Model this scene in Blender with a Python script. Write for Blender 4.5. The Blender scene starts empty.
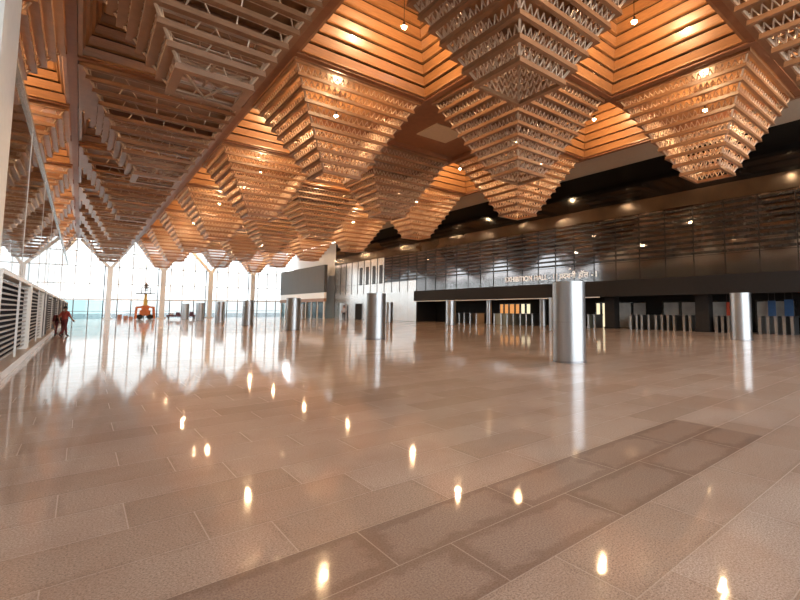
import bpy, bmesh, math, random
from mathutils import Vector, Matrix
random.seed(7)
SC = bpy.context.scene
COL = SC.collection
PI = math.pi

# ------------------------------------------------------------------ camera
A = math.radians(42.92); PT = math.radians(4.4); FPX = 450.0
CX, CY, EYE = 499.7, 274.4, 1.3
cd = bpy.data.cameras.new('camera')
cd.sensor_width = 36; cd.sensor_fit = 'HORIZONTAL'
cd.lens = FPX / 800 * 36
cd.shift_x = (400 - CX) / 800
cd.shift_y = (CY - 300) / 800
cd.clip_start = .05; cd.clip_end = 500
cam = bpy.data.objects.new('camera', cd); COL.objects.link(cam)
cam.location = (0, 0, EYE); cam.rotation_euler = (PI/2 + PT, 0, -A)
SC.camera = cam

def project(x, y, z):
    f = Vector((math.sin(A)*math.cos(PT), math.cos(A)*math.cos(PT), math.sin(PT)))
    r = Vector((math.cos(A), -math.sin(A), 0)); u = r.cross(f)
    v = Vector((x, y, z - EYE)); d = v.dot(f)
    if d < .1: return None
    return CX + FPX*v.dot(r)/d, CY - FPX*v.dot(u)/d

# ------------------------------------------------------------------ materials
def new_mat(name):
    m = bpy.data.materials.new(name); m.use_nodes = True
    nt = m.node_tree; nt.nodes.clear()
    out = nt.nodes.new('ShaderNodeOutputMaterial')
    return m, nt, out

def pbr(name, col, rough=.5, metal=0, var=.08, scale=6, stretch=(1, 1, 1), spec=.5, coat=0, bump=0, emit=None, es=0):
    m, nt, out = new_mat(name); N = nt.nodes; L = nt.links
    b = N.new('ShaderNodeBsdfPrincipled'); L.new(b.outputs[0], out.inputs[0])
    tc = N.new('ShaderNodeTexCoord'); mp = N.new('ShaderNodeMapping'); mp.inputs['Scale'].default_value = stretch
    L.new(tc.outputs['Object'], mp.inputs[0])
    n = N.new('ShaderNodeTexNoise'); n.inputs['Scale'].default_value = scale; n.inputs['Detail'].default_value = 4
    L.new(mp.outputs[0], n.inputs['Vector'])
    r = N.new('ShaderNodeValToRGB')
    c0 = [max(0, c*(1-var)) for c in col]; c1 = [min(1, c*(1+var)) for c in col]
    r.color_ramp.elements[0].position = .3; r.color_ramp.elements[1].position = .7
    r.color_ramp.elements[0].color = (*c0, 1); r.color_ramp.elements[1].color = (*c1, 1)
    L.new(n.outputs['Fac'], r.inputs[0]); L.new(r.outputs[0], b.inputs['Base Color'])
    b.inputs['Roughness'].default_value = rough; b.inputs['Metallic'].default_value = metal
    b.inputs['Specular IOR Level'].default_value = spec; b.inputs['Coat Weight'].default_value = coat
    if bump:
        bp = N.new('ShaderNodeBump'); bp.inputs['Strength'].default_value = bump; bp.inputs['Distance'].default_value = .02
        L.new(n.outputs['Fac'], bp.inputs['Height']); L.new(bp.outputs[0], b.inputs['Normal'])
    if emit:
        b.inputs['Emission Color'].default_value = (*emit, 1); b.inputs['Emission Strength'].default_value = es
    return m

def glass(name, tint, ior=1.5, extra=0.0):
    m, nt, out = new_mat(name); N = nt.nodes; L = nt.links
    t = N.new('ShaderNodeBsdfTransparent'); g = N.new('ShaderNodeBsdfGlossy'); mx = N.new('ShaderNodeMixShader')
    ge = N.new('ShaderNodeNewGeometry'); dt = N.new('ShaderNodeVectorMath'); dt.operation = 'DOT_PRODUCT'
    L.new(ge.outputs['Normal'], dt.inputs[0]); L.new(ge.outputs['Incoming'], dt.inputs[1])
    def M(op, a, c):
        q = N.new('ShaderNodeMath'); q.operation = op
        for k, v in enumerate((a, c)):
            if isinstance(v, (int, float)): q.inputs[k].default_value = v
            else: L.new(v, q.inputs[k])
        return q.outputs[0]
    f0 = ((ior-1)/(ior+1))**2
    fr = M('ADD', M('MULTIPLY', M('POWER', M('SUBTRACT', 1.0, M('ABSOLUTE', dt.outputs['Value'], 0)), 5.0), 1-f0), f0)
    n = N.new('ShaderNodeTexNoise'); n.inputs['Scale'].default_value = .8
    r = N.new('ShaderNodeValToRGB')
    r.color_ramp.elements[0].color = (*[c*.96 for c in tint], 1); r.color_ramp.elements[1].color = (*tint, 1)
    tc = N.new('ShaderNodeTexCoord'); L.new(tc.outputs['Object'], n.inputs['Vector'])
    L.new(n.outputs['Fac'], r.inputs[0]); L.new(r.outputs[0], t.inputs[0])
    g.inputs['Roughness'].default_value = .02
    ad = N.new('ShaderNodeMath'); ad.operation = 'ADD'; ad.use_clamp = True; ad.inputs[1].default_value = extra
    L.new(fr, ad.inputs[0]); L.new(ad.outputs[0], mx.inputs[0])
    L.new(t.outputs[0], mx.inputs[1]); L.new(g.outputs[0], mx.inputs[2]); L.new(mx.outputs[0], out.inputs[0])
    return m

def emis(name, col, s):
    m, nt, out = new_mat(name)
    e = nt.nodes.new('ShaderNodeEmission'); e.inputs[0].default_value = (*col, 1); e.inputs[1].default_value = s
    nt.links.new(e.outputs[0], out.inputs[0]); return m

def floor_mat():
    m, nt, out = new_mat('polished_granite'); N = nt.nodes; L = nt.links
    b = N.new('ShaderNodeBsdfPrincipled'); L.new(b.outputs[0], out.inputs[0])
    tc = N.new('ShaderNodeTexCoord'); sp = N.new('ShaderNodeSeparateXYZ'); L.new(tc.outputs['Object'], sp.inputs[0])
    def M(op, a, c=None, d=None, clamp=False):
        n = N.new('ShaderNodeMath'); n.operation = op; n.use_clamp = clamp
        for i, v in enumerate((a, c, d)):
            if v is None: continue
            if isinstance(v, (int, float)): n.inputs[i].default_value = v
            else: L.new(v, n.inputs[i])
        return n.outputs[0]
    X, Y = sp.outputs[0], sp.outputs[1]
    W, H = 1.0, .48
    ry = M('DIVIDE', M('SUBTRACT', Y, 1.62), H)
    row = M('FLOOR', ry)
    rx = M('DIVIDE', M('SUBTRACT', M('SUBTRACT', X, .58), M('MULTIPLY', row, -.325)), W)
    colm = M('FLOOR', rx)
    fx = M('SUBTRACT', rx, colm); fy = M('SUBTRACT', ry, row)
    dx = M('MULTIPLY', M('MINIMUM', fx, M('SUBTRACT', 1, fx)), W)
    dy = M('MULTIPLY', M('MINIMUM', fy, M('SUBTRACT', 1, fy)), H)
    de = M('MINIMUM', dx, dy)
    joint = M('LESS_THAN', de, .0035)
    cv = N.new('ShaderNodeCombineXYZ'); L.new(colm, cv.inputs[0]); L.new(row, cv.inputs[1])
    wn = N.new('ShaderNodeTexWhiteNoise'); L.new(cv.outputs[0], wn.inputs['Vector'])
    def noise(scale, detail=4, rough=.6, dist=0):
        n = N.new('ShaderNodeTexNoise'); n.inputs['Scale'].default_value = scale; n.inputs['Detail'].default_value = detail
        n.inputs['Roughness'].default_value = rough; n.inputs['Distortion'].default_value = dist
        L.new(tc.outputs['Object'], n.inputs['Vector']); return n.outputs['Fac']
    speck = noise(95, 3, .8); mott = noise(1.3, 5, .6); edgen = noise(5, 4, .65)
    def ramp(f, *els):
        r = N.new('ShaderNodeValToRGB')
        while len(r.color_ramp.elements) < len(els): r.color_ramp.elements.new(.5)
        for e, (p, c) in zip(r.color_ramp.elements, els): e.position = p; e.color = (*c, 1)
        L.new(f, r.inputs[0]); return r.outputs[0]
    def mix(f, a, c, bt='MIX'):
        n = N.new('ShaderNodeMix'); n.data_type = 'RGBA'; n.blend_type = bt
        if isinstance(f, (int, float)): n.inputs[0].default_value = f
        else: L.new(f, n.inputs[0])
        for i, v in ((6, a), (7, c)):
            if isinstance(v, tuple): n.inputs[i].default_value = (*v, 1)
            else: L.new(v, n.inputs[i])
        return n.outputs[2]
    base = ramp(speck, (.30, (.155, .113, .090)), (.48, (.435, .34, .285)), (.70, (.66, .56, .49)))
    tint = ramp(wn.outputs['Value'], (0, (.80, .74, .69)), (.5, (.93, .89, .86)), (1, (1.0, .99, .98)))
    c = mix(1, base, tint, 'MULTIPLY')
    c = mix(M('MULTIPLY', M('SUBTRACT', mott, .42, clamp=True), 1.4, clamp=True), c, (.30, .175, .12))
    # damp-looking dark courses with darker margins
    inrow = M('MULTIPLY', M('GREATER_THAN', ry, 0.0), M('LESS_THAN', ry, 2.0))
    inx = M('MULTIPLY', M('GREATER_THAN', X, -.75), M('LESS_THAN', X, 5.2))
    band = M('MULTIPLY', inrow, inx)
    marg = M('SUBTRACT', 1, M('DIVIDE', M('SUBTRACT', de, M('MULTIPLY', M('SUBTRACT', edgen, .38), .28)), .06), clamp=True)
    st = M('MULTIPLY', band, M('ADD', M('MULTIPLY', marg, .78, clamp=True), .38))
    marg2 = M('MULTIPLY', M('SUBTRACT', 1, M('DIVIDE', M('SUBTRACT', de, M('MULTIPLY', M('SUBTRACT', edgen, .47), .2)), .03), clamp=True), .30)
    st = M('MAXIMUM', st, marg2)
    c = mix(st, c, mix(.5, c, (.09, .045, .03), 'MIX'))
    c = mix(M('MULTIPLY', band, .30), c, (.20, .115, .08))
    c = mix(M('MULTIPLY', joint, M('MULTIPLY', edgen, .42)), c, (.52, .42, .35))
    L.new(c, b.inputs['Base Color'])
    rg = ramp(mott, (.3, (.03,)*3), (.75, (.09,)*3))
    b.inputs['Roughness'].default_value = .40; b.inputs['Specular IOR Level'].default_value = .15; L.new(M('ADD', rg, M('MULTIPLY', joint, .3)), b.inputs['Coat Roughness']); b.inputs['Coat Weight'].default_value = .75; b.inputs['Coat IOR'].default_value = 1.5
    b.inputs['IOR'].default_value = 1.52
    bp = N.new('ShaderNodeBump'); bp.inputs['Strength'].default_value = .14; bp.inputs['Distance'].default_value = .01
    L.new(M('ADD', noise(4, 2), M('MULTIPLY', joint, -1.0)), bp.inputs['Height']); L.new(bp.outputs[0], b.inputs['Normal']); L.new(bp.outputs[0], b.inputs['Coat Normal'])
    return m

MT = dict(
    floor=floor_mat(),
    board=pbr('copper_brown_slat', (.28, .138, .066), .36, .0, .14, 3, (1, 1, 6), .6, .15),
    beam=pbr('brown_beam', (.25, .105, .05), .45, 0, .1, 3),
    lattice=pbr('pale_pink_truss', (.54, .39, .28), .45, .2, .06, 5),
    plank=pbr('orange_brown_plank', (.34, .16, .062), .34, .0, .16, 2.5, (1, 1, 10), .8, .35),
    beige=pbr('beige_panel', (.52, .42, .32), .6, 0, .05),
    darkroof=pbr('dark_roof', (.10, .07, .055), .8),
    black=pbr('black_gloss_wall', (.005, .0045, .0045), .08, 0, .2, 2, (1, 1, 1), .2),
    bronze=pbr('bronze_strip', (.05, .028, .014), .16, .2, .2, 1),
    dglass=pbr('dark_mirror_glass', (.165, .16, .165), .05, 1, .1, .6, (1, 1, .3)),
    lowglass=pbr('dark_satin_panel', (.15, .14, .14), .09, 1, .12, .6),
    silver=pbr('silver_panel', (.78, .80, .81), .26, .75, .08, .8, (1, 1, .2)),
    slat=pbr('black_louvre', (.015, .013, .012), .25, 0, .2),
    fascia=pbr('charcoal_fascia', (.018, .0155, .0145), .7, 0, .1, 6, (1, 1, 1), .2),
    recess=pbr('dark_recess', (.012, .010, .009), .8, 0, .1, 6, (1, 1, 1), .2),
    steel=pbr('brushed_steel', (.40, .41, .425), .36, 1, .06, 9, (6, 6, .15)),
    steeldk=pbr('steel_seam', (.3, .3, .31), .4, 1, .05),
    white=pbr('white_painted_steel', (.78, .78, .76), .4, 0, .03),
    offwhite=pbr('pale_grey_paint', (.70, .70, .70), .5, 0, .04),
    louv=pbr('grey_louvre_slat', (.42, .42, .44), .5, .2, .05),
    louvback=pbr('navy_backing', (.02, .023, .035), .9, 0, .1, 6, (1, 1, 1), .1),
    curb=pbr('pale_stone_curb', (.55, .47, .41), .3, 0, .1, 30),
    glass=glass('clear_glass', (.95, .97, .97)), fglass=glass('facade_glass', (.57, .59, .59)),
    pglass=glass('partition_glass', (.80, .82, .82), 1.5, .05),
    teal=glass('teal_glass', (.34, .415, .42)), gdoor=glass('grey_door_glass', (.42, .445, .45)),
    dkglass=glass('smoked_glass', (.35, .40, .42)),
    concrete=pbr('outdoor_paving', (.55, .54, .52), .9, 0, .08, .5),
    greybox=pbr('grey_cladding', (.085, .085, .082), .6, 0, .06, 4, (1, 1, .1)),
    lintel=pbr('brown_lintel', (.30, .16, .09), .5),
    bulb=emis('warm_bulb', (1, .78, .45), 60),
    socket=pbr('dark_socket', (.03, .025, .02), .5),
    litorange=emis('lit_orange_hall', (1, .42, .13), .75),
    litcream=emis('lit_cream_hall', (1, .85, .55), 1.1),
    letter=pbr('pale_letter_added_glow', (.88, .87, .85), .4, 0, .02, emit=(1, .97, .94), es=.35),  # slight glow added so the dim lettering looks pale
    orange=pbr('orange_paint', (.62, .17, .05), .5, 0, .08),
    yellow=pbr('ochre_paint', (.62, .42, .10), .5),
    rubber=pbr('black_rubber', (.02, .02, .02), .8),
    darkmetal=pbr('dark_metal', (.10, .09, .09), .5, .4),
    purple=pbr('dark_plum_cloth', (.10, .05, .075), .9),
    pinkbox=pbr('dusty_pink_card', (.50, .27, .22), .8),
    blue=pbr('blue_panel', (.02, .075, .19), .5),
    red=pbr('red_panel', (.55, .07, .03), .5),
    greyglass=pbr('grey_frosted_door', (.36, .35, .33), .3, 0, .25, 1.2),
    skin=pbr('skin', (.32, .17, .11), .6), hair=pbr('black_hair', (.012, .01, .01), .6),
    redshirt=pbr('brick_red_shirt', (.33, .05, .035), .8), maroon=pbr('maroon_trousers', (.12, .022, .025), .85),
    shoe=pbr('dark_shoe', (.03, .025, .025), .6), greyshirt=pbr('pale_grey_shirt', (.42, .42, .46), .8),
    blacktr=pbr('black_trousers', (.02, .02, .024), .8), beigecl=pbr('beige_cloth', (.55, .44, .36), .8),
)

# ------------------------------------------------------------------ mesh helpers
class MB:
    def __init__(s): s.v = []; s.f = []
    def box(s, x0, x1, y0, y1, z0, z1):
        o = len(s.v)
        s.v += [(x0,y0,z0),(x1,y0,z0),(x1,y1,z0),(x0,y1,z0),(x0,y0,z1),(x1,y0,z1),(x1,y1,z1),(x0,y1,z1)]
        s.f += [tuple(o+i for i in q) for q in ((3,2,1,0),(4,5,6,7),(0,1,5,4),(1,2,6,5),(2,3,7,6),(3,0,4,7))]
        return s
    def bar(s, a, b, w=.04, h=None, w2=None):
        a = Vector(a); b = Vector(b); d = (b-a)
        if d.length < 1e-6: return s
        d.normalize(); up = Vector((0,0,1)) if abs(d.z) < .95 else Vector((1,0,0))
        u = d.cross(up).normalized(); n = u.cross(d)
        h = h or w; k = (w2 or w)/w; o = len(s.v)
        for p, q in ((a, 1), (b, k)):
            for i, j in ((-1,-1),(1,-1),(1,1),(-1,1)): s.v.append(tuple(p + u*i*w*q/2 + n*j*h*q/2))
        s.f += [tuple(o+i for i in q) for q in ((0,1,2,3),(7,6,5,4),(4,5,1,0),(5,6,2,1),(6,7,3,2),(7,4,0,3))]
        return s
    def ring(s, a, t, z0, z1, dz_in=0):
        """square frame, outer half-width a, thickness t, mitred corners"""
        o = len(s.v); i = a - t
        for z, w, e in ((z0, a, 0), (z0, i, dz_in), (z1, i, dz_in), (z1, a, 0)):
            s.v += [(-w,-w,z+e),(w,-w,z+e),(w,w,z+e),(-w,w,z+e)]
        for L0 in range(4):
            L1 = (L0+1) % 4
            for k in range(4):
                k2 = (k+1) % 4
                s.f.append((o+L0*4+k, o+L1*4+k, o+L1*4+k2, o+L0*4+k2))
        return s
    def tube(s, a, b, r, r2=None, n=24, caps=True):
        a = Vector(a); b = Vector(b); d = (b-a).normalized()
        up = Vector((0,0,1)) if abs(d.z) < .95 else Vector((1,0,0))
        u = d.cross(up).normalized(); w = u.cross(d); r2 = r if r2 is None else r2; o = len(s.v)
        for p, q in ((a, r), (b, r2)):
            for k in range(n):
                t = 2*PI*k/n; s.v.append(tuple(p + u*q*math.cos(t) + w*q*math.sin(t)))
        for k in range(n): s.f.append((o+k, o+n+k, o+n+(k+1)%n, o+(k+1)%n))
        if caps:
            c = len(s.v); s.v += s.v[o:o+2*n]
            s.f.append(tuple(c+k for k in range(n))); s.f.append(tuple(c+n+k for k in reversed(range(n))))
        return s
    def ball(s, c, r, n=12, m=8, sc=(1,1,1)):
        o = len(s.v); c = Vector(c)
        s.v.append((c.x, c.y, c.z - r*sc[2]))
        for i in range(1, m):
            t = PI*i/m - PI/2
            for k in range(n):
                p = 2*PI*k/n
                s.v.append((c.x+r*sc[0]*math.cos(t)*math.cos(p), c.y+r*sc[1]*math.cos(t)*math.sin(p), c.z+r*sc[2]*math.sin(t)))
        s.v.append((c.x, c.y, c.z + r*sc[2])); top = len(s.v)-1
        for k in range(n):
            s.f.append((o, o+1+(k+1)%n, o+1+k))
            s.f.append((top, top-n+k, top-n+(k+1)%n))
        for i in range(m-2):
            for k in range(n):
                p = o+1+i*n
                s.f.append((p+k, p+(k+1)%n, p+n+(k+1)%n, p+n+k))
        return s
    def mesh(s, name, mat, smooth=False):
        me = bpy.data.meshes.new(name); me.from_pydata(s.v, [], s.f); me.update()
        bm = bmesh.new(); bm.from_mesh(me); bmesh.ops.recalc_face_normals(bm, faces=bm.faces); bm.to_mesh(me); bm.free()
        if mat: me.materials.append(mat)
        if smooth:
            for p in me.polygons: p.use_smooth = len(p.vertices) <= 4
        return me
    def build(s, name, mat, parent=None, smooth=False):
        return link(name, s.mesh(name, mat, smooth), parent)

def link(name, me, parent=None, loc=None):
    o = bpy.data.objects.new(name, me); COL.objects.link(o)
    if parent: o.parent = parent
    if loc: o.location = loc
    return o
def tag(o, label=None, cat=None, group=None, kind=None):
    for k, v in (('label', label), ('category', cat), ('group', group), ('kind', kind)):
        if v: o[k] = v
    return o
def thing(name, loc, label, cat, group=None, rz=0):
    o = bpy.data.objects.new(name, None); COL.objects.link(o)
    o.empty_display_size = .2
    o.location = loc; o.rotation_euler.z = rz
    return tag(o, label, cat, group)
def struct(name, mb, mat, label=None, cat=None, parent=None):
    o = mb.build(name, mat, parent)
    return tag(o, label, cat, None, 'structure')
def cyl_smooth(mb): return mb
ORD = ['', 'first', 'second', 'third', 'fourth', 'fifth', 'sixth', 'seventh', 'eighth', 'ninth', 'tenth', 'eleventh',
       'twelfth', 'thirteenth', 'fourteenth', 'fifteenth', 'sixteenth', 'seventeenth', 'eighteenth', 'nineteenth', 'twentieth',
       'twenty-first', 'twenty-second', 'twenty-third', 'twenty-fourth', 'twenty-fifth', 'twenty-sixth', 'twenty-seventh', 'twenty-eighth', 'twenty-ninth', 'thirtieth',
       'thirty-first', 'thirty-second', 'thirty-third', 'thirty-fourth']

# ------------------------------------------------------------------ dimensions
P = 5.72; HP = P/2
X0, Y0 = 7.9, 7.76                       # centre of cell (0,0)
XL, XW, YF, YB = X0 - 2.5*P, 25.7, Y0 + 12.5*P, Y0 - 2.5*P
XE = X0 + 2.5*P                          # ceiling edge next to the right wall
ZT, ZTIP, ZROOF, ZSOF = 10.62, 6.97, 14.1, 10.72
XG = -1.14                               # left glass partition
REC = 28.0                               # back of the recess under the fascia

# ------------------------------------------------------------------ floor, roof, outer walls
struct('floor', MB().box(XL-.3, REC, YB-.3, YF, -.12, 0), MT['floor'], 'polished pinkish granite tile floor', 'floor')
struct('ground', MB().box(-90, 130, -70, 190, -.3, -.14), MT['concrete'], 'pale paving outside the glass', 'ground')
struct('ceiling', MB().box(XL-.3, REC+.3, YB-.3, YF+.2, ZROOF, ZROOF+.2), MT['darkroof'], 'dark roof slab above the coffers', 'ceiling')
sof = struct('trim_1', MB().box(XE+.12, XW+.1, YB, YF-.4, ZSOF, ZSOF+.15), MT['beige'], 'beige soffit strip between coffers and dark wall', 'soffit')
tag(MB().box(XE-.02, XE+.10, YB, YF-.2, ZT-.12, ZROOF).build('trim_2', MT['plank']), 'brown edge board of the coffered ceiling', 'trim', None, 'structure')
# left outer wall: solid near the camera, glazed further off
struct('wall_left', MB().box(XL-.3, XL-.1, YB, 40, 0, ZROOF), MT['offwhite'], 'pale wall beyond the left glass', 'wall')

# ------------------------------------------------------------------ ceiling grid of coffers and hanging pyramids
NR = 10; DZ = .37; DH = .205
ring_me = []; lat_me = []; wide_me = []; sparse_me = []
for k in range(NR):                      # k = 0 lowest ring
    a = .84 + DH*k; z = ZTIP + DZ*k
    ring_me.append(MB().ring(a, .07, z - ZT, z + .12 - ZT).ring(a + .012, .125, z - ZT - .012, z - ZT + .014).mesh('slat_ring', MT['board']))
    wide_me.append(MB().ring(a, .07, z - ZT, z + .14 - ZT).ring(a + .012, .20, z - ZT - .012, z - ZT + .014).mesh('slat_ring', MT['board']))
    mb = MB(); b = a + DH; ztop = z + DZ - ZT + .01; zb = z + .11 - ZT
    ai, bi = a - .085, a - .02
    n = max(7, int(round(2*a/.23)))
    for sgn in (1, -1):
        for ax in (0, 1):
            for q in range(n):
                t0 = -1 + 2*q/n; t1 = -1 + 2*(q+.55)/n; t2 = -1 + 2*(q+1)/n
                def pt(t, w, z):
                    return (t*w, sgn*w, z) if ax == 0 else (sgn*w, t*w, z)
                mb.bar(pt(t0, ai, zb), pt(t1, bi, ztop), .03)
                if q % 1 == 0: mb.bar(pt(t1, bi, ztop), pt(t2, ai, zb), .03)
    lat_me.append(mb.mesh('lattice', MT['lattice']))
    mb = MB(); n = max(3, int(round(2*a/.62)))
    for sgn in (1, -1):
        for ax in (0, 1):
            for q in range(n+1):
                t0 = -.97 + 1.94*q/n; t1 = t0 + (.5/n if q % 3 == 1 else (-.5/n if q % 3 == 2 else 0))
                mb.bar(pt(t0, ai, zb), pt(max(-.97, min(.97, t1)), bi, ztop), .028)
    mb.ring(ai + .016, .032, zb - .015, zb + .02).ring(bi + .016, .032, ztop - .02, ztop + .01)
    sparse_me.append(mb.mesh('lattice', MT['lattice']))
# diagonal hangers running up the four inner corners + cross brace in the mouth
mb = MB()
for sx in (1, -1):
    for sy in (1, -1):
        mb.bar((sx*.74, sy*.74, ZTIP+.1-ZT), (sx*2.62, sy*2.62, -.16), .06)
corner_me = mb.mesh('corner_spine', MT['lattice'])
mb = MB()
for s in (1, -1):
    mb.bar((-.76, s*.1, ZTIP+.62-ZT), (0.0, s*.76, ZTIP+.10-ZT), .05); mb.bar((.0, s*.76, ZTIP+.10-ZT), (.76, s*.1, ZTIP+.62-ZT), .05)
mb.bar((0, -1.0, ZTIP+.5-ZT), (0, 1.0, ZTIP+.5-ZT), .05)
for q in range(6): mb.box(-.9, .9, -.80+.3*q, -.68+.3*q, ZTIP+.70-ZT, ZTIP+.73-ZT)
brace_me = mb.mesh('brace', MT['lattice'])
panel_me = MB().box(-HP+.16, HP-.16, -HP+.16, HP-.16, .10, .16).mesh('roof_panel', MT['plank'])
# coffer: overlapping boards stepping inwards as they rise
NC = 8; CZ = .41
board_me = []
for k in range(NC):
    a = HP - .14 - .14*k; z = k*CZ - .10
    mb = MB(); o = 0
    for zz, w in ((z, a), (z, a-.06), (z + CZ - .10, a-.06-.13), (z + CZ - .10, a-.13)):
        mb.v += [(-w,-w,zz),(w,-w,zz),(w,w,zz),(-w,w,zz)]
    for L0 in range(4):
        L1 = (L0+1) % 4
        for q in range(4):
            q2 = (q+1) % 4; mb.f.append((L0*4+q, L1*4+q, L1*4+q2, L0*4+q2))
    mb.ring(a - .02, .11, z - .035, z + .025)
    board_me.append(mb.mesh('stepped_board', MT['plank']))
at_ = HP - .14 - .14*(NC-1) - .10
ctop_me = MB().box(-at_, at_, -at_, at_, NC*CZ - .11, NC*CZ - .05).mesh('top_panel', MT['plank'])
flat_me = MB().box(-HP+.14, HP-.14, -HP+.14, HP-.14, .02, .10).mesh('flat_panel', MT['beam'])
hatch_me = MB().box(-.95, .95, -.95, .95, -.02, .02).mesh('hatch_panel', MT['beige'])
# pendant lamp
rod = MB().tube((0,0,.0), (0,0,2.2), .012, n=6).mesh('cord', MT['socket'])
rods = MB().tube((0,0,.0), (0,0,.62), .012, n=6).mesh('cord', MT['socket'])
sock = MB().tube((0,0,-.10), (0,0,.02), .055, .035, n=12).tube((0,0,-.16), (0,0,-.09), .12, .055, n=16).mesh('lamp_shade', MT['socket'], True)
bulb_me = MB().ball((0,0,-.17), .085, 14, 10).mesh('bulb', MT['bulb'], True)
ROW = {-2: 'row beyond the left glass wall', -1: 'row along the left glass wall', 0: 'second row from the left glass',
       1: 'third row from the left glass', 2: 'row beside the dark right wall'}
cells = []
for i in range(-2, 3):
    for j in range(-1, 13):
        x, y = X0 + P*i, Y0 + P*j
        vis = False
        for dx in (-HP, 0, HP):
            for dy in (-HP, 0, HP):
                for z in (ZTIP, ZT, ZROOF):
                    p = project(x + dx*(.3 if z == ZTIP else 1), y + dy*(.3 if z == ZTIP else 1), z)
                    if p and -60 < p[0] < 860 and -60 < p[1] < 600: vis = True
        if vis: cells.append((i, j, x, y))
cp = {}; cc = {}; cl = {}
W_PYR, W_COF = 420, 620
def lamp_light(name, x, y, z, w):
    ld = bpy.data.lights.new(name, 'POINT'); ld.energy = w; ld.color = (1, .66, .35); ld.shadow_soft_size = .10
    lo = bpy.data.objects.new(name, ld); COL.objects.link(lo); lo.location = (x, y, z)
    return lo
def pendant(i, j, x, y, z, ztop, w, lab):
    t = thing('pendant_lamp', (x, y, z), lab, 'lamp', 'pendant lamps in the ceiling')
    c = MB().tube((0,0,.02), (0,0,ztop - z), .012, n=6).build('cord', MT['socket'], t)
    link('lamp_shade', sock, t); link('bulb', bulb_me, t)
    l = lamp_light('lamp_light', 0, 0, -.32, w); l.parent = t
for i, j, x, y in cells:
    if (i + j) % 2 == 0:
        cp[i] = cp.get(i, 0) + 1
        lit = (i % 2 == 0) and not (i == 0 and j == 0)
        tone = 'warm lit' if lit else 'unlit greyish'
        t = thing('hanging_pyramid', (x, y, ZT), f'{tone} slatted hanging pyramid, {ORD[cp[i]]} from camera in the {ROW[i]}', 'ceiling pyramid', 'inverted slatted pyramids hanging from the ceiling')
        link('roof_panel', panel_me, t)
        for k in range(NR): link('slat_ring', (wide_me if i < 0 else ring_me)[k], t)
        for k in range(NR-1): link('lattice', (sparse_me if i < 0 else lat_me)[k], t)
        link('corner_spine', corner_me, t)
        if i == -1: link('brace', brace_me, t)
        if lit:
            pendant(i, j, x, y, 10.05, ZT + .11, W_PYR, f'bare bulb inside the {ORD[cp[i]]} hanging pyramid of the {ROW[i]}')
    else:
        cc[i] = cc.get(i, 0) + 1
        flat = (i, j) == (1, 2)
        if flat:
            t = thing('ceiling_coffer', (x, y, ZT), 'flat brown ceiling bay with a beige square panel in its centre', 'ceiling coffer', 'ceiling bays between the pyramids')
            link('flat_panel', flat_me, t); link('hatch_panel', hatch_me, t)['label'] = 'beige square panel'
        else:
            t = thing('ceiling_coffer', (x, y, ZT), f'stepped orange-brown board coffer, {ORD[cc[i]]} from camera in the {ROW[i]}', 'ceiling coffer', 'ceiling bays between the pyramids')
            for k in range(NC): link('stepped_board', board_me[k], t)
            link('top_panel', ctop_me, t)
            if i != -1:
                pendant(i, j, x, y, 11.45, ZT + NC*CZ - .08, W_COF, f'bare bulb in the {ORD[cc[i]]} stepped coffer of the {ROW[i]}')
# beams between the bays
n = 3
for i in range(-2, 4):
    xb = X0 + P*(i - .5)
    struct(f'trim_{n}', MB().box(xb-.135, xb+.135, YB+.2, YF-.4, ZT-.22, ZT+.30), MT['beam'], f'long brown ceiling beam, {ORD[i+3]} from the left', 'ceiling beam'); n += 1
for j in range(-2, 14):
    yb = Y0 + P*(j - .5)
    if j == 13: yb -= .45
    mb = MB()
    for i in range(-2, 3):
        xa = X0 + P*(i-.5); mb.box(xa+.135, xa+P-.135, yb-.135, yb+.135, ZT-.20, ZT+.30)
    struct(f'trim_{n}', mb, MT['beam'], f'brown cross beam of the ceiling, {ORD[j+3]} from the camera end', 'ceiling beam'); n += 1

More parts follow.
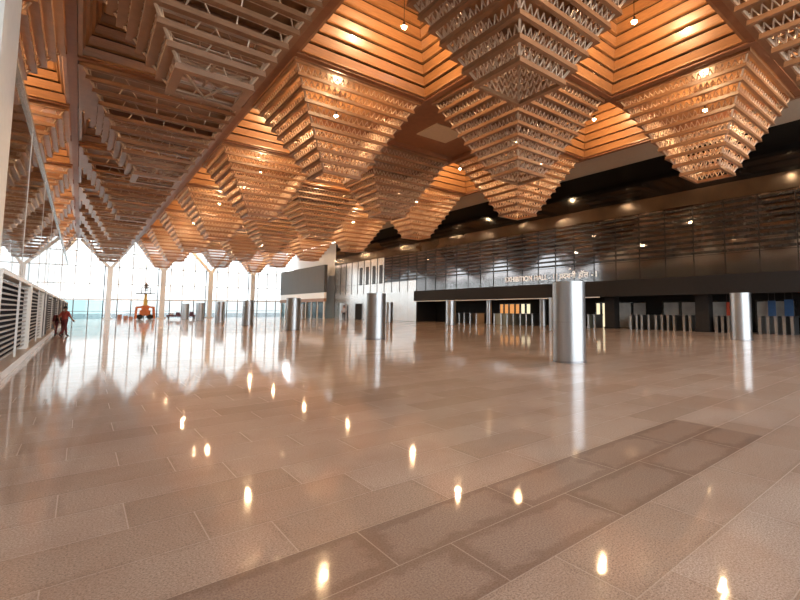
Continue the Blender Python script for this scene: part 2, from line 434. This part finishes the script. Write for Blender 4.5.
# ------------------------------------------------------------------ end facade: columns with Y struts, glazing, doors
fx = [X0 + P*i for i in range(-2, 3)]
for q, x in enumerate(fx):
    w = 'slim white facade column with forked top, ' + ['leftmost, beyond the glass wall', 'behind the largest grey pyramids', 'just right of the orange lift', 'fourth from the left', 'nearest the grey clad box'][q]
    t = thing('facade_column', (x+.5, YF-.55, 0), w, 'column', 'forked columns along the end facade')
    MB().box(-.28, .28, -.2, .2, 0, 6.85).build('shaft', MT['offwhite'], t)
    MB().box(-.5, .5, -.24, .24, 0, .12).build('base_plate', MT['offwhite'], t)
    for s in (-1, 1):
        MB().bar((s*.06, 0, 6.7), (s*2.62-.4, 0, ZT-.32), .30, .34).build('strut', MT['offwhite'], t)
edges = [XL] + fx + [XE + 2.6]
for q in range(len(edges)-1):
    x0, x1 = edges[q], edges[q+1]
    g = struct(f'window_{q+1}', MB().box(x0, x1, YF+.0, YF+.03, 2.62, ZROOF), MT['fglass'], None, None)
    tag(g, f'tall end facade glazing bay, {ORD[q+1]} from the left', 'window')
    mb = MB(); nx = max(2, int(round((x1-x0)/1.45)))
    for k in range(nx+1):
        xx = x0 + (x1-x0)*k/nx; mb.box(xx-.05, xx+.05, YF-.10, YF-.01, 2.62, ZROOF)
    for z in (4.6, 6.9, 8.8): mb.box(x0+.03, x1-.03, YF-.10, YF-.01, z-.05, z+.05)
    mb.box(x0, x1, YF-.16, YF-.01, 2.46, 2.64)
    mb.build('window_frame', MT['offwhite'], g)
    d = struct(f'door_{q+1}', MB().box(x0, x1, YF+.0, YF+.03, 0, 2.46), MT['teal' if q == 1 else 'gdoor'], f'{"teal" if q == 1 else "grey"} glass entrance doors in facade bay, {ORD[q+1]} from the left', 'door')
    mb = MB()
    for k in range(nx+1):
        xx = x0 + (x1-x0)*k/nx; mb.box(xx-.05, xx+.05, YF-.08, YF-.01, 0.01, 2.46)
    mb.box(x0, x1, YF-.06, YF-.012, .98, 1.04)
    mb.build('door_frame', MT['darkmetal'], d)
# glazed part of the left outer wall
g = struct('window_8', MB().box(XL-.2, XL-.17, 40, YF, 0.02, ZROOF), MT['glass'], 'outer side glazing beyond the left glass wall', 'window')
mb = MB()
for k in range(28): mb.box(XL-.16, XL-.1, 40+1.43*k, 40.07+1.43*k, 0.02, ZROOF)
for z in (2.5, 6.9): mb.box(XL-.15, XL-.1, 40, YF, z-.05, z+.05)
mb.build('window_frame', MT['offwhite'], g)
# glazed wall behind the camera
struct('wall_back_added', MB().box(XL-.1, 1.0, YB-.3, YB-.02, 0, ZROOF), MT['offwhite'], 'added pale solid wall behind the camera, dimming the left floor', 'wall')  # unseen solid stretch added to keep daylight off the left floor
g = struct('window_9', MB().box(1.0, REC, YB-.2, YB-.17, .02, ZROOF), MT['glass'], 'glazed entrance wall behind the camera', 'window')
mb = MB()
for k in range(18): mb.box(1.05+1.47*k, 1.12+1.47*k, YB-.16, YB-.1, 0.02, ZROOF)
for z in (2.5, 6.9): mb.box(1.0, REC, YB-.16, YB-.11, z-.05, z+.05)
mb.build('window_frame', MT['offwhite'], g)

# ------------------------------------------------------------------ left glass partition, louvre screens, white post
PY = [12.1, 19.2, 31.4, 38.5, 45.6, 52.7, 59.8, 66.9, 74.0]
ZG = 6.65
g = struct('wall_glass', MB().box(XG-.2, XG-.18, 12.3, 74, .25, ZG-.08), MT['pglass'], 'tall frameless glass partition along the left', 'glass wall')
mb = MB().box(XG-.26, XG-.12, 12.3, 74, ZG-.08, ZG+.05)
mb.build('top_rail', MT['silver'], g)
mb = MB()
for k in range(1, 9): mb.box(XG-.21, XG-.17, 12.1+7.1*k, 12.125+7.1*k, .25, ZG-.09)
mb.build('glass_joint', MT['offwhite'], g)
struct('curb', MB().box(XG-.45, XG+.16, 12.2, 74, 0, .16), MT['curb'], 'low stone curb under the louvre screens', 'curb')
t = thing('white_post', (XG-.0, 10.25, 0), 'thick white post at the left edge of the view', 'post')
MB().box(-.25, .12, -.9, .9, 0.15, 10.2).build('shaft', MT['white'], t)
MB().box(-.27, .14, -.92, .92, 0, .15).build('foot', MT['offwhite'], t)
scr = [(12.25, 18.9), (19.4, 25.6), (26.4, 27.7), (28.9, 37.0), (37.5, 45.5), (46, 54), (54.5, 62.5), (63, 73.5)]
for q, (ya, yb) in enumerate(scr):
    t = thing('louvre_screen', (XG, (ya+yb)/2, .16), f'grey horizontal louvre screen on the curb, {ORD[q+1]} from the camera', 'louvre screen', 'louvre screens along the left wall')
    hl = (yb-ya)/2; hz = 1.80
    MB().box(-.10, -.06, -hl+.06, hl-.06, .04, hz-.06).build('backing', MT['louvback'], t)
    ns = 15
    sl = MB().bar((0, -hl+.05, 0), (0, hl-.05, 0), .03, .034).mesh('louvre', MT['louv'])
    for k in range(ns):
        o = link('louvre', sl, t, (0, 0, .12 + (hz-.24)*k/(ns-1)))
    for s in (-1, 1): MB().box(-.11, .07, s*hl-.06, s*hl+.06, 0, hz).build('post', MT['white'] if q < 2 else MT['darkmetal'], t)
    MB().box(-.12, .08, -hl, hl, hz, hz+.09).build('top_rail', MT['white'], t)
    nm = 2
    for k in range(1, nm): MB().box(.048, .085, -hl+2*hl*k/nm-.025, -hl+2*hl*k/nm+.025, .02, hz).build('stile', MT['offwhite'], t)

# ------------------------------------------------------------------ right wall
struct('wall_right', MB().box(XW+.06, XW+.3, YB, 61.3, 2.2, ZSOF), MT['black'], 'glossy black upper wall on the right', 'wall')
struct(f'trim_{n}', MB().box(XW-.06, XW+.05, YB, 61.3, 7.32, 8.2), MT['bronze'], 'bronze band along the black wall above the louvres', 'band'); n += 1
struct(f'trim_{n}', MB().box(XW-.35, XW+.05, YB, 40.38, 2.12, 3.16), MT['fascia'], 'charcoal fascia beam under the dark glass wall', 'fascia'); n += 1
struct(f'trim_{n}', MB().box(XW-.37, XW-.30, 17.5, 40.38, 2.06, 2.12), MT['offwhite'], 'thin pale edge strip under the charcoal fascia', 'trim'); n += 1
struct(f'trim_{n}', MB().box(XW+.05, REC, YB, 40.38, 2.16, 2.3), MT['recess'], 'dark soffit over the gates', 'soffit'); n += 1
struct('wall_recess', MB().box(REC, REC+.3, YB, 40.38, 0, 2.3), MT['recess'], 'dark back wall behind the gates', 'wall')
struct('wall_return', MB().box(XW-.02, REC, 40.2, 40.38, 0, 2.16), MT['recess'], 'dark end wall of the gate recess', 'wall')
struct('wall_base', MB().box(XW+.06, XW+.3, 40.38, 61.3, 0, 2.2), MT['black'], 'wall core behind the silver panels', 'wall')
PW = 1.716
def louv_panel(y0, q):
    t = thing('louvred_panel', (XW, y0, 3.17), f'dark mirrored wall panel with black louvres, {ORD[q]} from the right edge', 'wall panel', 'louvred glass panels of the right wall')
    return t
low_me = MB().box(-.02, .03, .02, PW-.02, 0, 1.15).mesh('lower_sheet', MT['lowglass'])
up_me = MB().box(-.01, .03, .02, PW-.02, 1.18, 4.13).mesh('mirror_sheet', MT['dglass'])
sl_me = MB().box(-.10, -.012, .07, PW-.05, -.065, .065).mesh('louvre', MT['slat'])
mu_me = MB().box(-.06, .04, -.02, .02, 0, 4.13).mesh('mullion', MT['slat'])
low2_me = MB().box(-.02, .03, .02, PW-.02, -3.15, 1.15).mesh('lower_sheet', MT['silver'])
up2_me = MB().box(-.01, .03, .02, PW-.02, 1.18, 4.13).mesh('mirror_sheet', MT['silver'])
slot_me = MB().box(-.05, -.012, .5, 1.2, 1.1, 3.3).mesh('dark_slot', MT['slat'])
y = 61.0 - PW; lst = []
while y > 2.5: lst.append(y); y -= PW
lst = lst[::-1]
for q, y0 in enumerate(lst):
    far = y0 > 40
    if y0 < 47:
        t = louv_panel(y0, q+1)
        link('lower_sheet', low2_me if far else low_me, t); link('mirror_sheet', up_me, t); link('mullion', mu_me, t)
        for k in range(9): link('louvre', sl_me, t, (0, 0, 1.32 + .33*k))
    else:
        slot = y0 < 54
        t = thing('silver_panel', (XW, y0, 3.17), f'tall pale silver wall panel {"with a dark slot" if slot else "without slot"}, {ORD[q+1]} from the right edge', 'wall panel', 'silver panels of the right wall')
        link('lower_sheet', low2_me, t); link('mirror_sheet', up2_me, t); link('mullion', mu_me, t)
        if slot: link('dark_slot', slot_me, t)
# dark doorways low in the silver wall
for q, (yy, w, h, lab) in enumerate(((57.3, 1.3, 1.75, 'dark narrow doorway in the silver wall, left one'), (53.6, 1.9, 1.95, 'dark doorway in the silver wall beside the steel column'))):
    d = struct(f'door_{q+11}', MB().box(XW-.05, XW-.025, yy-w/2, yy+w/2, 0.0, h), MT['recess'], lab, 'door')
    MB().box(XW-.08, XW-.03, yy-w/2-.07, yy-w/2, 0, h+.07).box(XW-.08, XW-.03, yy+w/2, yy+w/2+.07, 0, h+.07).box(XW-.08, XW-.03, yy-w/2, yy+w/2, h, h+.07).build('door_frame', MT['steeldk'], d)
# grey clad box and doors beyond the silver wall
XB2 = 23.9
struct('wall_far', MB().box(XB2, XB2+.4, 60.4, YF-.8, 3.55, 7.3), MT['greybox'], 'grey clad box wall near the end facade', 'wall')
struct('wall_band', MB().box(XB2+.05, XB2+.35, 60.4, YF-.8, 2.75, 3.55), MT['white'], 'white band under the grey clad box', 'wall')
struct(f'trim_{n}', MB().box(XB2-.02, XB2+.38, 60.4, YF-.8, 2.3, 2.75), MT['lintel'], 'brown lintel over the side doors', 'lintel'); n += 1
d = struct('door_13', MB().box(XB2+.1, XB2+.13, 60.4, YF-.8, 0.02, 2.3), MT['teal'], 'teal glass side doors under the brown lintel', 'door')
mb = MB()
for k in range(9): mb.box(XB2+.04, XB2+.2, 60.4+2.2*k, 60.65+2.2*k, 0, 2.3)
mb.build('door_frame', MT['offwhite'], d)
struct('wall_side', MB().box(XB2+2.1, XB2+2.3, 61.4, YF, 0, ZSOF), MT['offwhite'], 'pale wall behind the side doors', 'wall')

# wall writing
def text_mesh(s, size):
    cu = bpy.data.curves.new('txt', 'FONT'); cu.body = s; cu.size = size; cu.extrude = .02
    o = bpy.data.objects.new('txt', cu); COL.objects.link(o)
    bpy.context.view_layer.update()
    me = bpy.data.meshes.new_from_object(o.evaluated_get(bpy.context.evaluated_depsgraph_get()))
    bpy.data.objects.remove(o); bpy.data.curves.remove(cu)
    return me
sign = thing('wall_sign', (XW-.055, 26.9, 3.50), 'pale raised lettering naming the hall on the dark wall panels', 'sign')
pen = 0.0; S = .57
def put(s, name='letters', gap=.24, marks=()):
    global pen
    me = text_mesh(s, S); me.materials.clear(); me.materials.append(MT['letter'])
    if len(me.vertices) == 0: return
    x0 = min(v.co.x for v in me.vertices); x1 = max(v.co.x for v in me.vertices)
    M = Matrix(((0,0,-1,0), (-1,0,0,0), (0,1,0,0), (0,0,0,1)))
    for v in me.vertices: v.co = M @ Vector((v.co.x - x0 + pen, v.co.y, v.co.z))
    o = link(name, me, sign)
    pen += x1 - x0 + gap
    return o, (x0, x1)
put('EXHIBITION'); put('HALL'); put('-'); put('1'); put('|'); 
p0 = pen; put('पदशनी', 'devanagari_letters'); p1 = pen - .24
mb = MB()
w = (p1-p0)
mb.bar((-.02, -(p0+w*.10), .10), (-.02, -(p0+w*.02), -.04), .05)                # rakar stroke under the first letter
mb.bar((-.02, -(p0+w*.60), .60), (-.02, -(p0+w*.66), .74), .05).bar((-.02, -(p0+w*.66), .74), (-.02, -(p0+w*.71), .66), .05)   # reph hook
mb.build('vowel_marks', MT['letter'], sign)
put('हॉल', 'devanagari_letters'); put('-'); put('1')

# ------------------------------------------------------------------ recess: pillars, doors, turnstiles, hung panels
def recess_y(px, X): return .93*X*(985-px)/(px-80)
for px, w, m, lab in ((489, .34, 'steel', 'slim steel column under the fascia left of the lit doors'), (543, .42, 'steeldk', 'dull steel column under the fascia right of the lit doors')):
    yy = recess_y(px, XW+.5)
    t = thing('recess_column', (XW+.5, yy, 0), lab, 'column')
    MB().tube((0,0,0), (0,0,2.14), w/2*1.3, n=20).build('shaft', MT[m], t, True); MB().tube((0,0,0), (0,0,.06), w/2*1.5, n=20).build('foot_ring', MT['steeldk'], t, True)
for px, lab in ((612, 'broad dark pillar right of the cream lit door'), (704, 'broad dark pillar left of the near steel column')):
    yy = recess_y(px, XW+.6)
    t = thing('recess_pillar', (XW+.6, yy, 0), lab, 'pillar')
    MB().box(-.3, .3, -.38, .38, .0, 2.14).build('shaft', MT['fascia'], t); MB().box(-.33, .33, -.41, .41, 0, .1).build('skirting', MT['recess'], t)
dn = 14
for pa, pb, mat, lab in ((500, 504, 'litorange', 'dim amber lit doorway'), (504.5, 509, 'litorange', 'amber lit doorway'), (509.5, 515, 'litorange', 'amber lit doorway'), (515.5, 520, 'litorange', 'amber lit doorway'),
                    (521, 525.5, 'litcream', 'cream lit doorway'), (526.5, 531, 'litcream', 'cream lit doorway'), (596, 601, 'litcream', 'cream lit doorway near dark pillar'), (602, 606.5, 'litcream', 'cream lit doorway near dark pillar'),
                    (618, 632, 'greyglass', 'grey glass door'), (633, 647, 'greyglass', 'grey glass door'), (663, 680, 'greyglass', 'grey glass door'), (681, 697, 'greyglass', 'grey glass door'), (711, 728, 'greyglass', 'grey glass door'),
                    (756, 772, 'greyglass', 'grey glass door'), (774, 796, 'greyglass', 'grey glass door')):
    yb_, ya_ = recess_y(pa, REC-.05), recess_y(pb, REC-.05)
    d = struct(f'door_{dn}', MB().box(REC-.06, REC-.03, ya_, yb_, .02, 1.75), MT[mat], f'{lab} in the recess, {ORD[dn-13]} from the left', 'door'); dn += 1
    MB().box(REC-.10, REC-.06, ya_-.03, ya_+.06, 0, 1.8).box(REC-.10, REC-.06, yb_-.06, yb_+.03, 0, 1.8).box(REC-.10, REC-.06, ya_+.06, yb_-.06, 1.72, 1.8).build('door_frame', MT['slat'], d)
ts_b = MB().box(-.45, .45, -.07, .07, 0, .86).mesh('pedestal', MT['steel'])
ts_t = MB().box(-.48, .48, -.09, .09, .86, .93).mesh('top_cap', MT['steeldk'])
ts_g = MB().box(-.12, .12, .075, .19, .25, .80).mesh('flap', MT['glass'])
tp = [458, 463, 468, 474, 480, 498, 505, 511, 517, 524, 530, 536, 592, 598, 634, 640, 645, 652, 659, 665, 671, 677, 687, 693, 719, 725, 731, 762, 770, 778, 786, 794]
for q, px in enumerate(tp):
    X = XW + .75; yy = recess_y(px, X)
    t = thing('turnstile', (X, yy, 0), f'steel turnstile pedestal in the dark recess, {ORD[q+1]} from the left', 'turnstile', 'turnstiles under the fascia')
    link('pedestal', ts_b, t); link('top_cap', ts_t, t); link('flap', ts_g, t)
for px, w, z0, z1, mat, lab in ((772, .38, .85, 1.75, 'blue', 'blue hanging signboard right of the near steel column'), (789, .42, .9, 1.8, 'blue', 'blue hanging signboard nearest the right edge'), (729, .28, .9, 1.7, 'red', 'small red hanging signboard left of the near steel column')):
    X = REC - .5; yy = recess_y(px, X)
    t = thing('signboard', (X, yy, 2.16), lab, 'panel')
    MB().box(-.015, .015, -w/2, w/2, z0-2.16, z1-2.16).build('board', MT[mat], t)
    for s in (-1, 1): MB().bar((0, s*w*.4, z1-2.16), (0, s*w*.4, 0), .015).build('hanger', MT['darkmetal'], t)

# ------------------------------------------------------------------ steel duct columns on the floor
def duct(x, y, lab):
    t = thing('steel_column', (x, y, 0), lab, 'column', 'brushed steel air columns on the hall floor')
    MB().tube((0,0,.05), (0,0,1.93), .405, n=64).build('drum', MT['steel'], t, True)
    MB().tube((0,0,0), (0,0,.05), .42, n=64).build('base_ring', MT['steeldk'], t, True)
    MB().tube((0,0,1.93), (0,0,1.98), .415, n=64).build('top_rim', MT['steel'], t, True)
    MB().tube((0,0,.98), (0,0,.988), .407, n=64, caps=False).build('seam', MT['steeldk'], t, True)
C1 = [(8.97, 7.1), (9.46, 18.1), (9.72, 29.3), (9.78, 39.8), (9.82, 49.8), (9.86, 59.8), (9.9, 69.8)]
L1 = ['largest brushed steel column, standing in the middle foreground', 'brushed steel column, second nearest in the left row', 'brushed steel column, third in the left row',
      'brushed steel column, fourth in the left row', 'small steel column, fifth in the left row', 'small steel column, sixth in the left row', 'farthest steel column of the left row by the facade']
C2 = [(20.5, 7.05), (20.85, 17.5), (22.1, 29.6), (22.4, 40.2), (22.6, 51.2), (21.6, 62)]
L2 = ['brushed steel column at the right before the dark recess', 'steel column mostly hidden behind the largest column', 'slim looking steel column left of the lit doors',
      'steel column hidden behind the second column of the left row', 'steel column before the silver wall', 'distant steel column before the side doors']
for (x, y), l in zip(C1, L1): duct(x, y, l)
for (x, y), l in zip(C2, L2): duct(x, y, l)

# ------------------------------------------------------------------ lift, low items by the facade
t = thing('lift_platform', (6.1, 73.2, 0), 'orange outrigger lift with a dark raised platform before the end facade', 'lift')
MB().box(-.52, .52, -.5, .5, .45, 1.15).box(-.36, .36, -.42, .42, 1.15, 1.75).build('chassis', MT['orange'], t)
for s in (-1, 1):
    for e in (-1, 1): MB().bar((s*.4, e*.35, 1.55), (s*.85, e*.6, 1.5), .22).bar((s*.85, e*.6, 1.58), (s*.95, e*.75, .03), .14).build('outrigger', MT['orange'], t)
    for e in (-1, 1): MB().tube((s*.52, e*.52-.1, .3), (s*.52, e*.52+.1, .3), .3, n=16).build('wheel', MT['rubber'], t, True)
MB().box(-.2, .2, -.2, .2, 1.75, 2.4).box(-.13, .13, -.13, .13, 2.4, 3.2).build('mast', MT['yellow'], t)
pf = MB().box(-1.0, 1.0, -.45, .45, 3.2, 3.32).build('platform', MT['darkmetal'], t)
mb = MB()
for s in (-1, 1):
    for e in (-1, 1): mb.bar((s*.45, e*.4, 3.32), (s*.45, e*.4, 4.05), .05)
for e in (-1, 1): mb.bar((-.45, e*.4, 4.05), (.45, e*.4, 4.05), .05); mb.bar((-.45, e*.4, 3.7), (.45, e*.4, 3.7), .04)
mb.build('guard_rail', MT['darkmetal'], pf)
t = thing('low_bench', (9.9, 72.5, 0), 'low dark plum covered bench right of the orange lift', 'bench')
MB().box(-1.6, 1.6, -.3, .3, .3, .52).build('seat', MT['purple'], t)
for s in (-1.4, 0, 1.4): MB().box(s-.06, s+.06, -.25, .25, 0, .3).build('leg', MT['darkmetal'], t)
for s, h in ((-1.1, .25), (-.4, .35), (.3, .2), (1.1, .4)): tag(MB().box(9.9+s-.22, 9.9+s+.22, 72.3, 72.7, .52, .52+h).build('folded_bundle', MT['purple'] if h > .3 else MT['greyshirt']), f'folded bundle on the low plum bench, {["leftmost","second from left","third from left","rightmost"][[-1.1,-.4,.3,1.1].index(s)]}', 'bundle', 'bundles on the low bench')
for q, (xx, hh) in enumerate(((3.6, .62), (4.2, .45), (4.7, .36))):
    t = thing('carton', (xx, 72.6, 0), ['tallest dusty pink carton left of the orange lift', 'middle dusty pink carton left of the orange lift', 'smallest dusty pink carton beside the orange lift'][q], 'carton', 'cartons left of the orange lift')
    MB().box(-.2, .2, -.2, .2, 0, hh).build('box_body', MT['pinkbox'], t); MB().box(-.205, .205, -.03, .03, hh, hh+.004).build('tape', MT['beigecl'], t)

# ------------------------------------------------------------------ people
def person(name, loc, rz, J, label, mats, hair=True, scale=1):
    """J: joint dict -> (x,y,z); facing +Y locally. One continuous skinned body; hair is a child."""
    order = ['pelvis','waist','chest','neck','head0','head1','shL','elL','wrL','shR','elR','wrR','hiL','knL','anL','toL','hiR','knR','anR','toR']
    par = {'waist':'pelvis','chest':'waist','neck':'chest','head0':'neck','head1':'head0','shL':'chest','elL':'shL','wrL':'elL','shR':'chest','elR':'shR','wrR':'elR',
           'hiL':'pelvis','knL':'hiL','anL':'knL','toL':'anL','hiR':'pelvis','knR':'hiR','anR':'knR','toR':'anR'}
    rad = dict(pelvis=.15, waist=.13, chest=.155, neck=.058, head0=.088, head1=.085, shL=.07, elL=.048, wrL=.032, shR=.07, elR=.048, wrR=.032,
               hiL=.092, knL=.062, anL=.043, toL=.04, hiR=.092, knR=.062, anR=.043, toR=.04)
    vs = [Vector(J[k]) for k in order]; ed = [(order.index(p), order.index(k)) for k, p in par.items()]
    rr = [rad[k] for k in order]
    for s in 'LR':
        w = Vector(J['wr'+s]); d = (w - Vector(J['el'+s])).normalized()
        side = Vector((1 if s == 'R' else -1, 0, 0))
        palm = len(vs); vs.append(w + d*.07); rr.append(.030); ed.append((order.index('wr'+s), palm))
        fwd = Vector((0, 1, 0)); fwd = (fwd - d*fwd.dot(d)).normalized()
        for q, (o, ln) in enumerate(((-.030, .062), (-.010, .074), (.010, .08), (.030, .07))):
            a = len(vs); vs.append(w + d*.10 + fwd*o); rr.append(.010); ed.append((palm, a))
            vs.append(w + d*(.10+ln) + fwd*o - side*.012*(q % 2)); rr.append(.008); ed.append((a, a+1))
        a = len(vs); vs.append(w + d*.055 + fwd*.05); rr.append(.011); ed.append((palm, a))
        vs.append(w + d*.095 + fwd*.06); rr.append(.008); ed.append((a, a+1))
    me = bpy.data.meshes.new('sk'); me.from_pydata([tuple(v) for v in vs], ed, []); me.update()
    o = bpy.data.objects.new('sk', me); COL.objects.link(o)
    sk = o.modifiers.new('skin', 'SKIN'); sk.use_smooth_shade = True
    for i, sv in enumerate(me.skin_vertices[0].data):
        sv.radius = (rr[i]*(1.0), rr[i]*(1.0)); sv.use_root = (i == 0)
    ss = o.modifiers.new('sub', 'SUBSURF'); ss.levels = 2; ss.render_levels = 2
    bpy.context.view_layer.update()
    bme = bpy.data.meshes.new_from_object(o.evaluated_get(bpy.context.evaluated_depsgraph_get()))
    bpy.data.objects.remove(o); bpy.data.meshes.remove(me)
    bme.materials.clear()
    for m in (mats['skin'], mats['top'], mats['legs'], mats['shoe']): bme.materials.append(m)
    seg = [(order[a] if a < len(order) else 'hand', order[b] if b < len(order) else 'hand', vs[a], vs[b]) for a, b in ed]
    cls = {'waist':1,'chest':1,'neck':0,'head0':0,'head1':0,'shL':1,'elL':1,'wrL':0,'shR':1,'elR':1,'wrR':0,'hiL':2,'knL':2,'anL':2,'toL':3,'hiR':2,'knR':2,'anR':2,'toR':3,'hand':0}
    for p in bme.polygons:
        c = p.center; best = 9; bi = 0
        for na, nb, a, b in seg:
            ab = b - a; tt = max(0, min(1, (c-a).dot(ab)/max(1e-9, ab.length_squared))); dd = (c - (a+ab*tt)).length
            if dd < best: best = dd; bi = cls[nb]
        p.material_index = bi; p.use_smooth = True
    # ears, nose, eyes, mouth are added to the same body mesh
    h0, h1 = Vector(J['head0']), Vector(J['head1']); hc = (h0+h1)/2; up = (h1-h0).normalized()
    fw = Vector((0,1,0)); fw = (fw - up*fw.dot(up)).normalized(); rt = fw.cross(up)
    bm = bmesh.new(); bm.from_mesh(bme)
    def blob(c, r, mi):
        g = bmesh.ops.create_icosphere(bm, subdivisions=1, radius=r, matrix=Matrix.Translation(c))
        for v in g['verts']:
            for f in v.link_faces: f.material_index = mi
    blob(hc + fw*.092 - up*.005, .016, 0)
    for s in (-1, 1): blob(hc + rt*s*.085, .02, 0); blob(hc + fw*.082 + rt*s*.032 + up*.022, .010, 3)
    blob(hc + fw*.083 - up*.045, .012, 1)
    bm.to_mesh(bme); bm.free()
    body = link(name, bme); body.location = loc; body.rotation_euler.z = rz; body.scale = (scale,)*3
    tag(body, label, 'person')
    # lay the lowest point on the floor
    zmin = min(v.co.z for v in bme.vertices)
    body.location.z = loc[2] - zmin*scale
    if hair:
        mb = MB().ball((0,0,0), .112, 16, 10, (1.0, 1.05, .98)); hm = mb.mesh('hair', MT['hair'], True)
        bm = bmesh.new(); bm.from_mesh(hm)
        R = Matrix((rt, fw, up)).transposed()
        dele = [v for v in bm.verts if (v.co.y > .03 and v.co.z < .045) or v.co.z < -.05]
        bmesh.ops.delete(bm, geom=dele, context='VERTS')
        for v in bm.verts: v.co = R @ v.co + hc + up*.02 - fw*.008
        bm.to_mesh(hm); bm.free()
        link('hair', hm, body)
    return body
stand = dict(pelvis=(0,0,.93), waist=(0,0,1.10), chest=(0,.0,1.32), neck=(0,0,1.47), head0=(0,.015,1.56), head1=(0,.02,1.67),
             shL=(-.18,0,1.40), elL=(-.23,-.03,1.13), wrL=(-.22,.06,.90), shR=(.18,0,1.40), elR=(.23,-.03,1.13), wrR=(.22,.06,.90),
             hiL=(-.09,0,.88), knL=(-.10,.02,.49), anL=(-.10,-.02,.08), toL=(-.11,.13,.04), hiR=(.09,0,.88), knR=(.10,.02,.49), anR=(.10,-.02,.08), toR=(.11,.13,.04))
walk = dict(stand); walk.update(knL=(-.09,.16,.50), anL=(-.09,.20,.09), toL=(-.09,.34,.05), knR=(.09,-.06,.48), anR=(.09,-.32,.14), toR=(.09,-.20,.05),
            elL=(-.23,-.14,1.14), wrL=(-.22,-.10,.90), elR=(.23,.08,1.14), wrR=(.22,.24,.95))
# striding, leaning forward
lean = dict(stand); lean.update(pelvis=(0,-.05,.80), waist=(0,.03,.95), chest=(0,.14,1.12), neck=(0,.22,1.24), head0=(0,.26,1.32), head1=(0,.29,1.43),
            shL=(-.18,.17,1.19), elL=(-.26,.12,.93), wrL=(-.24,.28,.74), shR=(.18,.17,1.19), elR=(.25,.20,.93), wrR=(.23,.38,.76),
            hiL=(-.10,-.05,.76), knL=(-.10,.24,.46), anL=(-.10,.34,.08), toL=(-.10,.48,.04), hiR=(.10,-.05,.76), knR=(.10,-.18,.40), anR=(.10,-.46,.12), toR=(.10,-.35,.04))
# bent deep forward
bent = dict(stand); bent.update(pelvis=(0,-.18,.82), waist=(0,-.02,.93), chest=(0,.20,1.0), neck=(0,.36,.97), head0=(0,.43,.93), head1=(0,.52,.86),
            shL=(-.18,.24,.98), elL=(-.22,.30,.70), wrL=(-.16,.34,.46), shR=(.18,.24,.98), elR=(.22,.30,.70), wrR=(.16,.36,.46),
            hiL=(-.10,-.17,.78), knL=(-.12,.0,.44), anL=(-.12,-.10,.08), toL=(-.13,.05,.04), hiR=(.10,-.17,.78), knR=(.12,.08,.44), anR=(.12,.12,.08), toR=(.13,.27,.04))
rm = dict(skin=MT['skin'], top=MT['redshirt'], legs=MT['maroon'], shoe=MT['shoe'])
gm = dict(skin=MT['skin'], top=MT['greyshirt'], legs=MT['blacktr'], shoe=MT['shoe'])
person('person', (-.50, 30.0, 0), math.radians(-50), walk, 'person in brick red top and maroon trousers striding by the louvre screens', rm, scale=.84)
person('person', (-.70, 31.3, 0), math.radians(180), bent, 'person in maroon bending forward close to the louvre screens', dict(rm, top=MT['maroon'], legs=MT['maroon']))
person('person', (20.9, 47.2, 0), math.radians(150), walk, 'distant person in pale grey shirt and black trousers walking', gm)
person('person', (6.1, 73.2, 3.33), PI, stand, 'distant dark-clothed person standing on the raised lift platform', dict(gm, top=MT['darkmetal']), scale=.8)

# ------------------------------------------------------------------ daylight
wd = bpy.data.worlds.new('world'); SC.world = wd; wd.use_nodes = True
nt = wd.node_tree; bg = nt.nodes['Background']
tc = nt.nodes.new('ShaderNodeTexCoord'); sp = nt.nodes.new('ShaderNodeSeparateXYZ'); rp = nt.nodes.new('ShaderNodeValToRGB')
nt.links.new(tc.outputs['Generated'], sp.inputs[0]); nt.links.new(sp.outputs['Z'], rp.inputs[0])
rp.color_ramp.elements[0].color = (.95, .96, .97, 1); rp.color_ramp.elements[1].color = (.78, .88, 1, 1)
nt.links.new(rp.outputs[0], bg.inputs[0]); bg.inputs[1].default_value = 6.5
def portal(name, loc, rot, sx, sy):
    ld = bpy.data.lights.new(name, 'AREA'); ld.shape = 'RECTANGLE'; ld.size = sx; ld.size_y = sy; ld.cycles.is_portal = True
    o = bpy.data.objects.new(name, ld); COL.objects.link(o); o.location = loc; o.rotation_euler = rot
portal('daylight_end', ((XL+XE+2.6)/2, YF+.3, 7), (-PI/2, 0, 0), XE+2.6-XL, 14)
portal('daylight_back', ((1+REC)/2, YB-.4, 7), (PI/2, 0, 0), REC-1, 14)
portal('daylight_side', (XL-.35, (40+YF)/2, 7), (PI/2, 0, -PI/2), YF-40, 14)

vs = SC.view_settings
vs.view_transform = 'Standard'; vs.look = 'None'; vs.gamma = 1; vs.use_curve_mapping = False
vs.exposure = 0.1
